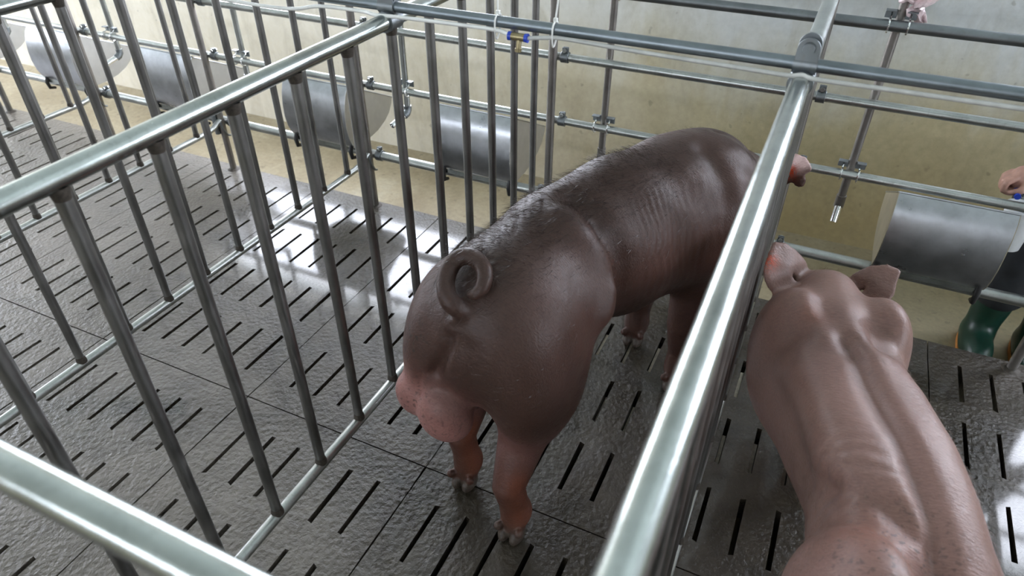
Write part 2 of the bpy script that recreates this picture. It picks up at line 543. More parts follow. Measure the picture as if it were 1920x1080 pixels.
def divider(k):
    x = XB + STALL * k
    root = thing('stall_divider', (x, YP, 0), DIV_LABEL[k], 'divider', 'stall dividers between the boars')
    part(MB().tube([(x, YFRONT - .02, ZTOP), (x, 1.0, ZTOP), (x, YP + .012, ZTOP)], .0150, 24), 'top_rail', M['rail'], root)
    # low rail, kinked up a little where it meets the post
    part(MB().tube([(x, YFRONT, ZLOW), (x, 1.0, ZLOW), (x, YP - .09, ZLOW), (x, YP - .05, ZLOW + .006), (x, YP, ZLOW + .03)], .0116, 20), 'bottom_rail', M['pipe'], root)
    part(MB().tube([(x, YP, 0), (x, YP, .5), (x, YP, ZTOP)], .0135, 18).tube([(x, YP, 0), (x, YP, .006)], [.026, .016], 18, mi=1), 'end_post', [M['rusty'] if k >= -3 else M['bar'], M['weld']], root)
    part(MB().tube([(x, YFRONT, 0), (x, YFRONT, ZTOP)], .0135, 18), 'front_post', M['bar'], root)
    j = 1
    while YP - .14 * j > YFRONT + .05:
        y = YP - .14 * j
        b = MB().tube([(x, y, ZLOW), (x, y, .6), (x, y, ZTOP)], .0103, 14)
        b.tube([(x, y, ZLOW + .006), (x, y, ZLOW + .013), (x, y, ZLOW + .024)], [.0128, .0126, .0103], 14, False, 1)
        b.tube([(x, y, ZTOP - .027), (x, y, ZTOP - .018), (x, y, ZTOP - .010)], [.0103, .0122, .0132], 14, False, 1)
        part(b, 'bar', [M['bar'], M['weld']], root)
        j += 1
    return root

# ------------------------------------------------------------------ long pipes
PX0, PX1 = -4.6, 2.3
YPIPE = 1.986
Z_MID, Z_TOPP, Z_UP, Z_LOW = .492, .6985, .899, .214

YC, ZC = 1.120, 1.0490
def pipes():
    def pipe(name, y, z, r, m, label, cat='pipe', x0=PX0, x1=PX1):
        return tag(MB().tube([(x0, y, z), ((x0 + x1) / 2, y, z), (x1, y, z)], r, 20).build(name, m, loc=(x0, y, z)), label, cat)
    pipe('feeder_pipe', YPIPE, Z_MID, .0122, M['pipe'], 'long horizontal steel pipe just above the trough rims, running behind all stalls')
    pipe('guard_pipe', YPIPE, Z_TOPP, .0122, M['pipe'], 'long horizontal steel pipe halfway between the trough rims and the water pipe tops')
    pipe('supply_pipe', YPIPE, Z_UP, .0135, M['clamp'], 'dark horizontal pipe highest along the wall, with pink plastic tied at it')
    pipe('base_pipe', YPIPE + .003, Z_LOW, .0168, M['pipe'], 'thick low horizontal pipe on which the steel troughs hang')
    pipe('cross_pipe', YC, ZC, .0098, M['cross'], 'blue grey cross pipe lying over the divider top rails, carrying the white hose')
    pipe('front_rail', .118, ZTOP + .026, .0132, M['rail'], 'thick blurred galvanized rail crossing the near corner in front of the stalls', 'rail', PX0, .9)

CL_NEAR = {-3: 'third empty stall', -2: 'second empty stall', -1: 'first empty stall', 0: 'dark boar', 1: 'rail between the two boars', 2: 'pink boar'}

def collars():
    """split clamps where the wall pipes meet the end posts"""
    names = {'mid': 'trough rim pipe', 'top': 'middle wall pipe', 'low': 'thick trough pipe'}
    where = {-3: 'divider fourth from the dark boar', -2: 'divider third from the dark boar', -1: 'divider second from the dark boar',
             0: 'divider beside the dark boar', 1: 'divider between the boars', 2: 'divider past the pink boar'}
    for k in range(-3, 3):
        x = XB + STALL * k
        for key, z, r in (('mid', Z_MID, .0122), ('top', Z_TOPP, .0122), ('low', Z_LOW, .0168)):
            y = YPIPE + (.003 if key == 'low' else 0)
            root = thing('pipe_clamp', (x + .03, y, z), 'dark clamp on the %s at the %s' % (names[key], where[k]), 'clamp', 'bolted clamps at the end posts')
            c = MB().hollow((x + .019, y, z), (x + .043, y, z), r + .0045, r - .0005, 20)
            c.box((x + .022, y - .006, z + r), (x + .040, y - .002, z + r + .018)).box((x + .022, y + .002, z + r), (x + .040, y + .006, z + r + .018))
            part(c, 'clamp_band', M['clamp'], root, bevel=.0008)
            yb = y
            part(MB().tube([(x + .031, yb - .012, z + r + .010), (x + .031, yb + .012, z + r + .010)], .0035, 10)
                 .tube([(x + .031, yb - .013, z + r + .010), (x + .031, yb - .008, z + r + .010)], .0065, 6)
                 .tube([(x + .031, yb + .008, z + r + .010), (x + .031, yb + .013, z + r + .010)], .0065, 6), 'clamp_bolt', M['pipe'], root)
            if key == 'low':
                # strap hook that reaches round the post below the pipe
                part(MB().tube([(x + .016, YP - .02, z + .012), (x + .021, YP - .021, z - .012), (x + .020, YP + .0, z - .05), (x + .020, YP + .012, z - .055)], .0042, 8)
                     .tube([(x - .019, YP - .015, z + .05), (x - .019, YP - .015, z - .045)], .011, 14), 'strap', M['clamp'], root)


def cross_clamps():
    where = {-2: 'third from the dark boar', -1: 'second from the dark boar', 0: 'beside the dark boar', 1: 'between the two boars', 2: 'past the pink boar'}
    for k in range(-2, 3):
        x = XB + STALL * k
        y, z, r = YC, ZC, .0098
        root = thing('saddle_clamp', (x, y, z), 'grey clamp with bolted ear joining cross pipe and divider ' + where[k], 'clamp', 'saddle clamps on the cross pipe')
        s = MB().hollow((x - .017, y, z), (x + .017, y, z), r + .004, r - .0004, 22)
        s.hollow((x, y - .02, ZTOP), (x, y + .02, ZTOP), .0190, .0148, 24)
        part(s, 'saddle', M['clamp'], root)
        for dy, zz in ((-.0095, .0245), (.0055, .0285)):
            pts = [(x + .0165 * math.cos(a), z + zz + .0165 * math.sin(a)) for a in [math.pi * i / 14 for i in range(15)]]
            pts = [(x + .0165, z + .004)] + pts + [(x - .0165, z + .004)]
            part(MB().prism(pts, 'y', y + dy - .0018, y + dy + .0018), 'clamp_ear', M['clamp'], root, bevel=.0006)
        part(MB().tube([(x, y - .018, z + .0265), (x, y + .014, z + .0265)], .0045, 12)
             .tube([(x, y - .0185, z + .0265), (x, y - .0125, z + .0265)], [.0085, .0095], 14), 'clamp_bolt', M['clamp'], root)

# ------------------------------------------------------------------ drinkers
def drinker(x, end, label):
    y = YPIPE + .0235
    root = thing('water_pipe', (x, y, Z_UP), label, 'pipe', 'water pipes with nipple drinkers')
    zb = .418 if end == 'elbow' else .385
    rusty = M['rusty'] if x > -1.0 else M['pipe']
    part(MB().tube([(x, y, zb), (x, y, .8), (x, y, 1.6)], .0112, 16), 'pipe', rusty, root)
    if end == 'elbow':
        part(MB().tube([(x, y, zb + .012), (x, y, zb - .004), (x, y - .010, zb - .014), (x - .004, y - .022, zb - .02)], .0140, 14), 'elbow', M['clamp'], root)
        a, b = (x - .004, y - .02, zb - .019), (x - .022, y - .078, zb - .040)
    else:
        part(MB().tube([(x, y, zb + .03), (x, y, zb - .008)], .0138, 14), 'elbow', rusty, root)
        a, b = (x, y - .002, zb), (x - .002, y - .028, zb - .045)
    nz = part(MB().hollow(a, b, .0105, .0062, 18), 'nipple', M['chrome'], root)
    va, vb = Vector(a), Vector(b)
    sub(MB().tube([va + (vb - va) * .3, va + (vb - va) * .93], .0045, 12), 'valve_pin', M['chrome'], nz)
    # U-bolt clamps onto the horizontal pipes
    for z in (Z_MID, Z_UP):
        pl = MB().box((x - .036, y - .0045, z + .013), (x + .036, y - .0005, z + .034))
        pl.box((x - .036, y - .020, z + .0315), (x - .012, y - .0045, z + .0345)).box((x + .012, y - .020, z + .0315), (x + .036, y - .0045, z + .0345))
        p = part(pl, 'clamp_plate', M['clamp'], root, bevel=.0006)
        for sx in (-.022, .022):
            pts = [(x + sx, y - .006, z + .027)]
            for i in range(9):
                a_ = math.radians(70 + 220 * i / 8)
                pts.append((x + sx, YPIPE + .0165 * math.cos(a_) , z + .0165 * math.sin(a_)))
            pts.append((x + sx, y - .004, z - .018))
            sub(MB().tube(pts, .0026, 8), 'u_bolt', M['chrome'], p)
    return root

# ------------------------------------------------------------------ troughs
def trough(x0, label, tilt=0.0, w=.287):
    root = thing('feed_trough', (x0 + w / 2, YPIPE, Z_LOW), label, 'trough', 'steel troughs hung on the wall pipes')
    x1 = x0 + w
    front = [(1.966, .478), (1.948, .455), (1.934, .420), (1.926, .375), (1.925, .330), (1.932, .288), (1.945, .258), (1.962, .2365)]
    back = [(2.0, .238), (2.06, .240), (2.12, .250), (2.17, .268), (2.205, .292), (2.225, .32), (2.235, .345)]
    def rot(q):
        a = math.radians(tilt); dy, dz = q[0] - YPIPE, q[1] - Z_LOW
        return (YPIPE + dy * math.cos(a) - dz * math.sin(a), Z_LOW + dy * math.sin(a) + dz * math.cos(a))
    front = [rot(q) for q in front]; back = [rot(q) for q in back]
    prof = front + back
    th = .0022
    def sheet(pts):
        # outward offset keeps the sheet a real thickness
        n = len(pts); off = []
        for i in range(n):
            a, b = pts[max(i - 1, 0)], pts[min(i + 1, n - 1)]
            t = Vector((b[0] - a[0], b[1] - a[1])).normalized()
            off.append((pts[i][0] - t.y * th, pts[i][1] + t.x * th))
        return pts + off[::-1]
    mb = MB()
    q = sheet(prof); n = len(q)
    vs = [(x0, *p) for p in q] + [(x1, *p) for p in q]
    fs = [(i, i + n, (i + 1) % n + n, (i + 1) % n) for i in range(n)]
    h = n // 2
    for e in (0, n):
        fs += [tuple(e + t for t in (i, i + 1, n - 2 - i, n - 1 - i)) for i in range(h - 1)]
    mb.add(vs, fs)
    part(mb, 'trough_body', M['sheet'], root, angle=50)
    for x in (x0 - .0021, x1 + .0001):
        part(MB().prism(prof, 'x', x, x + .002), 'side_panel', M['panel_dirty' if x0 > 0 else 'panel'], root, smooth=False)
    # folded rims and the bottom hem
    rim = MB().tube([(x0, front[0][0], front[0][1] + .001), (x1, front[0][0], front[0][1] + .001)], .0028, 8)
    rim.tube([(x1 + .001, front[0][0], front[0][1]), (x1 + .001, back[-1][0], back[-1][1])], .0026, 8)
    rim.tube([(x0 - .001, front[0][0], front[0][1]), (x0 - .001, back[-1][0], back[-1][1])], .0026, 8)
    part(rim, 'rim', M['sheet'], root)
    hy, hz = front[-1]
    part(MB().box((x0 + .008, hy - .008, hz - .011), (x1 - .008, hy - .0055, hz + .004)), 'hem', M['rail'], root)
    for x in (x0 + .012, x1 - .012):
        s = MB().tube([(x, hy - .004, hz + .018), (x, hy - .016, hz - .012), (x, hy - .011, hz - .038), (x, hy + .014, hz - .046)], [.008, .0085, .008, .006], 10)
        part(s, 'rubber_strap', M['rubber'], root)
    return root

# ------------------------------------------------------------------ hose with fitting and ties
def hose_things():
    y = 1.112
    def hose(pts, label, m='hose'):
        # smooth the run with a Catmull-Rom spline
        P = [Vector(p) for p in pts]; out = []
        for i in range(len(P) - 1):
            p0, p1, p2, p3 = P[max(i - 1, 0)], P[i], P[i + 1], P[min(i + 2, len(P) - 1)]
            for s in range(6):
                t = s / 6
                out.append(0.5 * ((2 * p1) + (p2 - p0) * t + (2 * p0 - 5 * p1 + 4 * p2 - p3) * t * t + (3 * p1 - p0 - 3 * p2 + p3) * t ** 3))
        out.append(P[-1])
        o = MB().tube(out, .0036, 12)  .build('hose', M[m], loc=tuple(P[0]))
        return tag(o, label, 'hose')
    f = (-.502, y - .010, 1.033)
    hose([(-2.2, y, 1.030), (-1.7, y, 1.022), (-1.35, y, 1.026), (-1.15, y, 1.018), (-1.01, y, 1.019), (-.93, y, 1.033), (-.83, y - .004, 1.036), (-.79, y - .016, 1.037), (-.75, y - .010, 1.037), (-.62, y, 1.036), (-.55, y - .003, 1.037), (f[0] - .016, f[1], f[2] + .0015)],
         'thin white hose along the cross pipe, up to the blue fitting')
    hose([(f[0] + .016, f[1], f[2]), (-.455, y - .004, 1.036), (-.42, y - .001, 1.038), (-.29, y - .004, 1.0355), (-.12, y - .006, 1.034), (-.055, y - .014, 1.036), (-.036, y - .019, 1.041), (-.015, y - .014, 1.036), (.08, y - .006, 1.034), (.26, y - .004, 1.034), (.6, y, 1.036), (.9, y, 1.036)],
         'thin white hose from the blue fitting over the bright rail to the pink boar side', 'hose_clear')
    root = thing('tee_fitting', f, 'small brass and blue hose tee with a downward stem, below the cross pipe', 'fitting')
    part(MB().tube([(f[0] - .013, f[1], f[2]), (f[0] + .013, f[1], f[2])], .0068, 14).tube([(f[0] + .002, f[1], f[2]), (f[0] + .002, f[1] - .004, f[2] - .020)], .0048, 12)
         .tube([(f[0] + .002, f[1] - .004, f[2] - .018), (f[0] + .002, f[1] - .005, f[2] - .024)], [.0062, .0058], 12), 'tee_body', M['brass'], root)
    for s in (-1, 1):
        part(MB().tube([(f[0] + s * .0125, f[1], f[2]), (f[0] + s * .0185, f[1], f[2])], [.0072, .0078], 14), 'release_collar', M['blue'], root)
    for x, tilt, lab in ((-.549, -.004, 'white cable tie with upright tail, on the cross pipe before the blue fitting'), (-.441, .009, 'white cable tie with upright tail, on the cross pipe past the blue fitting')):
        yc, zc = YC, ZC
        root = thing('cable_tie', (x, yc, zc), lab, 'cable tie', 'cable ties holding the hose')
        loop = []
        for i in range(20):
            a = 2 * math.pi * i / 20
            # egg shaped loop round pipe and hose
            ry, rz = .0135, .0135
            yy, zz = yc + ry * math.cos(a), zc + rz * math.sin(a)
            if math.sin(a) < 0: zz = zc + .0285 * math.sin(a); yy = yc - .006 * -math.sin(a) + (ry - .003 * -math.sin(a)) * math.cos(a)
            loop.append((x, yy, zz))
        part(MB().tube(loop, .0017, 6, closed=True), 'strap', M['tie'], root)
        part(MB().box((x - .0032, yc - .0035, zc + .0125), (x + .0032, yc + .0025, zc + .0185)), 'lock_head', M['tie'], root)
        part(MB().tube([(x, yc - .001, zc + .017), (x + tilt * .4, yc, zc + .05), (x + tilt, yc + .002, zc + .085)], [.0016, .0016, .0010], 6), 'tail', M['tie'], root)


def pink_plastic():
    """torn strip of plastic knotted round the water pipe above the highest wall pipe"""
    rng = random.Random(11)
    x, y, z = .128 + .012, YPIPE + .0235, Z_UP
    def strip(p0, d, length, w, seed):
        r = random.Random(seed); n = 9; vs = []; fs = []
        for i in range(n):
            t = i / (n - 1)
            for j in range(5):
                s = j / 4 - .5
                ww = w * (1 - .35 * t)
                vs.append((p0[0] + d[0] * length * t + ww * s * d[2] * -1 + r.uniform(-.003, .003), p0[1] - .012 * math.sin(3 * t + seed) + .010 * math.sin(9 * s + 4 * t + seed), p0[2] + d[2] * length * t + ww * s * abs(d[0]) + r.uniform(-.003, .003)))
        for i in range(n - 1):
            for j in range(4):
                fs.append((i * 5 + j, i * 5 + j + 1, i * 5 + j + 6, i * 5 + j + 5))
        return vs, fs
    mb = MB()
    ring = [(x - .012 + .0155 * math.cos(a), y + .0155 * math.sin(a), z + .058 + .004 * math.sin(3 * a)) for a in [2 * math.pi * i / 16 for i in range(16)]]
    mb.tube(ring, .0055, 8, closed=True)
    for p0, d, l, w, s in (((x, y - .008, z + .055), (.9, 0, .45), .075, .035, 1), ((x + .002, y - .006, z + .05), (.55, 0, -.75), .06, .04, 2), ((x, y - .010, z + .06), (.3, 0, .9), .07, .04, 3)):
        mb.add(*strip(p0, d, l, w, s))
    o = mb.build('torn_plastic', M['pinkbag'], loc=(x - .012, y, z + .058))
    sm = o.modifiers.new('thick', 'SOLIDIFY'); sm.thickness = .0012
    tag(o, 'torn pink and white plastic knotted on a water pipe', 'plastic')
# ------------------------------------------------------------------ bodies: smooth union of rounded volumes, meshed as ONE skin
def _basis(yaw, pitch=0.0, roll=0.0):
    a, b, c = (math.radians(v) for v in (yaw, pitch, roll))
    f = np.array([math.sin(a) * math.cos(b), math.cos(a) * math.cos(b), math.sin(b)])
    s = np.array([math.cos(a), -math.sin(a), 0.0])
    u = np.cross(s, f)
    return np.stack([s * math.cos(c) - u * math.sin(c), f, s * math.sin(c) + u * math.cos(c)])


def _d_ell(P, c, r, yaw=0, pitch=0, roll=0):
    q = (P - np.array(c)) @ _basis(yaw, pitch, roll).T
    r = np.array(r, float)
    k0 = np.linalg.norm(q / r, axis=-1)
    k1 = np.linalg.norm(q / (r * r), axis=-1)
    return np.where(k1 < 1e-6, -r.min(), k0 * (k0 - 1.0) / np.maximum(k1, 1e-6))


def _d_tube(P, pts, rs):
    D = np.full(P.shape[:-1], 9.0)
    for i in range(len(pts) - 1):
        a = np.array(pts[i], float); ab = np.array(pts[i + 1], float) - a
        t = np.clip(((P - a) @ ab) / max(ab @ ab, 1e-12), 0, 1)
        d = np.linalg.norm(P - a - t[..., None] * ab, axis=-1) - (rs[i] + (rs[i + 1] - rs[i]) * t)
        D = np.minimum(D, d)
    return D


def _d_tri(P, tris, th):
    """thin plate made of triangles, rounded by th"""
    D = np.full(P.shape[:-1], 9.0)
    dot = lambda u, v: (u * v).sum(-1)
    for a, b, c in tris:
        a, b, c = (np.array(q, float) for q in (a, b, c))
        ba, cb, ac = b - a, c - b, a - c
        n = np.cross(ba, ac)
        pa, pb, pc = P - a, P - b, P - c
        ins = (np.sign(dot(np.cross(ba, n), pa)) + np.sign(dot(np.cross(cb, n), pb)) + np.sign(dot(np.cross(ac, n), pc))) < 2
        def e(v, p):
            q = v * np.clip(dot(p, v) / (v @ v), 0, 1)[..., None] - p
            return (q * q).sum(-1)
        d2 = np.where(ins, np.minimum(np.minimum(e(ba, pa), e(cb, pb)), e(ac, pc)), dot(pa, n) ** 2 / (n @ n))
        D = np.minimum(D, np.sqrt(d2))
    return D - th


def _dist(P, p):
    if p[0] == 'T': return _d_tri(P, p[2], p[3])
    return _d_ell(P, *p[2:]) if p[0] in 'e-' else _d_tube(P, p[2], p[3])


def sdf_eval(P, prims):
    """('e', blend, centre, radii, yaw, pitch, roll) | ('t', blend, points, radii) | ('-', blend, ellipsoid to carve)"""
    D = np.full(P.shape[:-1], 9.0)
    for p in prims:
        k = p[1]; d = _dist(P, p)
        if p[0] == '-':
            h = np.maximum(k - np.abs(D + d), 0) / k
            D = np.maximum(D, -d) + h * h * k * 0.25
        else:
            h = np.maximum(k - np.abs(D - d), 0) / k
            D = np.minimum(D, d) - h * h * k * 0.25
    return D


def sdf_mesh(prims, lo, hi, h, smooth=2):
    B = 12
    lo = np.array(lo, float)
    nb = np.ceil((np.array(hi) - lo) / (h * B)).astype(int)
    n = nb * B + 1
    D = np.full(tuple(n), 9.0, np.float32)
    rad = 0.87 * B * h
    bc = np.stack(np.meshgrid(*[np.arange(nb[i]) for i in range(3)], indexing='ij'), -1).reshape(-1, 3)
    cen = lo + (bc * B + B / 2) * h
    dall = np.stack([_dist(cen, p) for p in prims], -1)
    dc = sdf_eval(cen, prims)
    o = np.arange(B + 1)
    loc = np.stack(np.meshgrid(o, o, o, indexing='ij'), -1) * h
    for b, c0, d, da in zip(bc, cen, dc, dall):
        s = tuple(slice(b[i] * B, b[i] * B + B + 1) for i in range(3))
        if abs(d) > rad * 1.25 + 0.05:
            D[s] = d
            continue
        use = [p for p, x in zip(prims, da) if x < rad * 1.3 + max(d, 0) + p[1] + .05]
        D[s] = sdf_eval(lo + b * B * h + loc, use) if use else d
    S = D < 0
    c = n - 1
    corners = [(i, j, k) for i in (0, 1) for j in (0, 1) for k in (0, 1)]
    def sub_(A, q): return A[q[0]:q[0] + c[0], q[1]:q[1] + c[1], q[2]:q[2] + c[2]]
    cnt = np.zeros(tuple(c), np.int8)
    for q in corners: cnt += sub_(S, q)
    act = (cnt > 0) & (cnt < 8)
    cell = np.stack(np.nonzero(act), -1)
    idx = np.full(tuple(c), -1, np.int64); idx[act] = np.arange(len(cell))
    val = {q: D[tuple((cell + np.array(q)).T)].astype(float) for q in corners}
    pos = np.zeros((len(cell), 3)); w = np.zeros(len(cell))
    for a in corners:
        for ax in range(3):
            if a[ax]: continue
            b = list(a); b[ax] = 1
            da, db = val[a], val[tuple(b)]
            m = (da < 0) != (db < 0)
            t = np.where(m, da / np.where(m, da - db, 1.0), 0.0)
            w += m
            for q in range(3): pos[:, q] += np.where(m, a[q] + (t if q == ax else 0.0), 0.0)
    V = lo + h * (cell + pos / w[:, None])
    F = []
    for ax in range(3):
        u, v = [i for i in range(3) if i != ax]
        s0 = [slice(1, n[i] - 1) for i in range(3)]; s0[ax] = slice(0, n[ax] - 1)
        s1 = list(s0); s1[ax] = slice(1, n[ax])
        A, Bq = S[tuple(s0)], S[tuple(s1)]
        e = np.stack(np.nonzero(A != Bq), -1)
        if not len(e): continue
        ins = A[tuple(e.T)]
        for i in range(3):
            if i != ax: e[:, i] += 1
        def I(du, dv):
            b = e.copy(); b[:, u] -= du; b[:, v] -= dv
            return idx[tuple(b.T)]
        q = np.stack([I(1, 1), I(0, 1), I(0, 0), I(1, 0)], -1)
        fl = ins if ax != 1 else ~ins
        q[~fl] = q[~fl][:, ::-1]
        F.append(q)
    F = np.concatenate(F)
    for _ in range(smooth): V = relax(V, F, .5)
    return V, F


def relax(V, F, k):
    acc = np.zeros_like(V); cn = np.zeros(len(V))
    for i in range(4):
        for j in (1, 3):
            np.add.at(acc, F[:, i], V[F[:, (i + j) % 4]]); np.add.at(cn, F[:, i], 1)
    return V + k * (acc / np.maximum(cn, 1)[:, None] - V)


def normals(V, F):
    fn = np.cross(V[F[:, 2]] - V[F[:, 0]], V[F[:, 3]] - V[F[:, 1]])
    Nn = np.zeros_like(V)
    for i in range(4): np.add.at(Nn, F[:, i], fn)
    return Nn / (np.linalg.norm(Nn, axis=1)[:, None] + 1e-12)


def fan(outline, centre):
    return [(outline[i], outline[i + 1], centre) for i in range(len(outline) - 1)]


def poly_d(V, pts):
    return _d_tube(V, pts, [0] * len(pts))


def carve(V, F, items):
    """folds and ridges: ('g', points, sigma, height) along a line; ('w', centre, radius, direction, wavelength, height) skin wrinkles"""
    Nn = normals(V, F)
    off = np.zeros(len(V))
    for it in items:
        if it[0] == 'g':
            d = poly_d(V, it[1])
            off += it[3] * np.exp(-(d / it[2]) ** 2)
        else:
            _, c, R_, di, lam, amp = it
            di = np.array(di, float); di /= np.linalg.norm(di)
            q = V - np.array(c)
            ph = q @ di / lam * 2 * math.pi + 1.2 * np.sin(q @ np.array([37, 19, 53.])) + .8 * np.sin(q @ np.array([-71, 43, 29.]))
            off += amp * np.sin(ph) * np.exp(-(q * q).sum(1) / (R_ * R_))
    return V + Nn * off[:, None]


def body_object(name, V, F, material, root, attrs):
    me = bpy.data.meshes.new(name)
    loc = np.array(root.location)
    me.from_pydata((V - loc).tolist(), [], F.tolist())
    me.polygons.foreach_set('use_smooth', np.ones(len(F), bool))
    me.materials.append(material)
    for k, a in attrs.items():
        at = me.attributes.new(k, 'FLOAT', 'POINT')
        at.data.foreach_set('value', np.clip(a, 0, 1).astype(np.float32))
    me.update()
    o = bpy.data.objects.new(name, me); COL.objects.link(o)
    o.parent = root
    return o
# ------------------------------------------------------------------ the boars: volumes
def spline(pts, rad, n=4):
    """rounded run through the points"""
    P = [np.array((*q, r)) for q, r in zip(pts, rad)]; out = []
    for i in range(len(P) - 1):
        a, b, c, d = P[max(i - 1, 0)], P[i], P[i + 1], P[min(i + 2, len(P) - 1)]
        for s in range(n):
            t = s / n
            out.append(.5 * (2 * b + (c - a) * t + (2 * a - 5 * b + 4 * c - d) * t * t + (3 * b - a - 3 * c + d) * t ** 3))
    out.append(P[-1])
    return [tuple(q[:3]) for q in out], [float(q[3]) for q in out]


EAR1 = fan([(-.060, 1.785, .515), (-.045, 1.788, .585), (-.023, 1.785, .610), (.001, 1.764, .612), (.019, 1.741, .600), (.007, 1.745, .585), (-.011, 1.753, .560), (-.045, 1.76, .525)], (-.018, 1.760, .592))
EAR1B = fan([(-.020, 1.765, .556), (.007, 1.753, .572), (.014, 1.746, .562), (.009, 1.740, .550), (-.006, 1.752, .546)], (0, 1.750, .560))
EAR2L = fan([(.085, 1.345, .500), (.053, 1.352, .570), (.030, 1.346, .592), (.008, 1.338, .607), (-.012, 1.327, .612), (-.015, 1.288, .602), (-.016, 1.265, .588), (-.010, 1.256, .572), (.002, 1.251, .555), (.022, 1.258, .538), (.075, 1.280, .500)], (.022, 1.296, .583))
EAR2R = fan([(.135, 1.375, .478), (.160, 1.387, .545), (.182, 1.394, .565), (.213, 1.399, .575), (.237, 1.397, .570), (.233, 1.381, .553), (.234, 1.361, .538), (.228, 1.349, .522), (.165, 1.335, .478)], (.196, 1.370, .550))
PIG1 = [
    # trunk from the hindquarters over loin and ribs to the shoulders
    ('e', .05, (-.445, .925, .55), (.155, .165, .175), 5, 8),
    ('e', .06, (-.415, 1.11, .575), (.140, .20, .165), 12, 0),
    ('e', .06, (-.345, 1.30, .555), (.158, .20, .19), 24, 0),
    ('e', .06, (-.263, 1.46, .545), (.165, .17, .20), 32, 0),
    ('e', .06, (-.203, 1.55, .555), (.150, .13, .175), 38, 0),
    ('e', .06, (-.160, 1.65, .515), (.108, .13, .135), 36, -18),
    # hams
    ('e', .03, (-.37, .925, .47), (.092, .150, .19), 0, 10),
    ('e', .03, (-.55, .915, .47), (.085, .145, .19), 0, 10),
    ('e', .03, (-.365, 1.02, .56), (.088, .085, .10), 0, 30),
    # shoulder blades
    ('e', .04, (-.150, 1.44, .55), (.07, .085, .13), 32, 0),
    # head
    ('e', .05, (-.142, 1.75, .45), (.080, .12, .10), 26, -45),
    ('t', .05, [(-.130, 1.795, .40), (-.104, 1.87, .25)], [.060, .044]),
    ('e', .012, (-.100, 1.885, .228), (.044, .018, .04), 14, -40),
    ('e', .05, (-.146, 1.735, .385), (.078, .085, .062), 30, -40),
    # ears
    ('T', .015, EAR1, .006), ('T', .006, EAR1B, .0055),
    ('e', .02, (-.185, 1.80, .545), (.058, .045, .0085), 50, 30, -40),
    # hind legs
    ('t', .04, [(-.385, .93, .40), (-.392, .90, .27), (-.398, .842, .17), (-.386, .858, .07)], [.080, .053, .036, .031]),
    ('t', .04, [(-.55, .95, .40), (-.553, .975, .27), (-.558, .925, .17), (-.55, .938, .07)], [.080, .050, .034, .030]),
    # fore legs
    ('t', .04, [(-.16, 1.48, .40), (-.175, 1.46, .24), (-.175, 1.48, .13), (-.175, 1.47, .07)], [.075, .048, .036, .033]),
    ('t', .04, [(-.33, 1.60, .40), (-.335, 1.62, .24), (-.335, 1.62, .13), (-.335, 1.61, .07)], [.075, .048, .036, .033]),
    # testicles
    ('e', .028, (-.510, .790, .392), (.056, .048, .074), 0, 18),
    ('e', .012, (-.580, .806, .408), (.044, .042, .064), 0, 18),
    # curled tail
    ('t', .012, *spline([(-.462, .83, .640), (-.468, .796, .664), (-.488, .792, .686), (-.504, .818, .708), (-.500, .845, .727), (-.475, .853, .737), (-.445, .840, .732), (-.431, .818, .718), (-.437, .803, .704), (-.449, .803, .698)],
                        [.026, .0190, .0172, .0165, .0160, .0155, .0150, .0138, .0115, .009])),
]
for fx, fy in ((-.387, .835), (-.551, .916), (-.175, 1.455), (-.335, 1.595)):
    # pastern, two claws, two dewclaws
    PIG1 += [('t', .02, [(fx + .001, fy + .022, .075), (fx, fy + .012, .04)], [.032, .028]),
             ('e', .004, (fx - .0155, fy - .002, .019), (.0145, .030, .021), -6), ('e', .004, (fx + .0155, fy - .002, .019), (.0145, .030, .021), 6),
             ('e', .006, (fx - .026, fy - .018, .05), (.010, .011, .016), 0, 30), ('e', .006, (fx + .026, fy - .018, .05), (.010, .011, .016), 0, 30)]
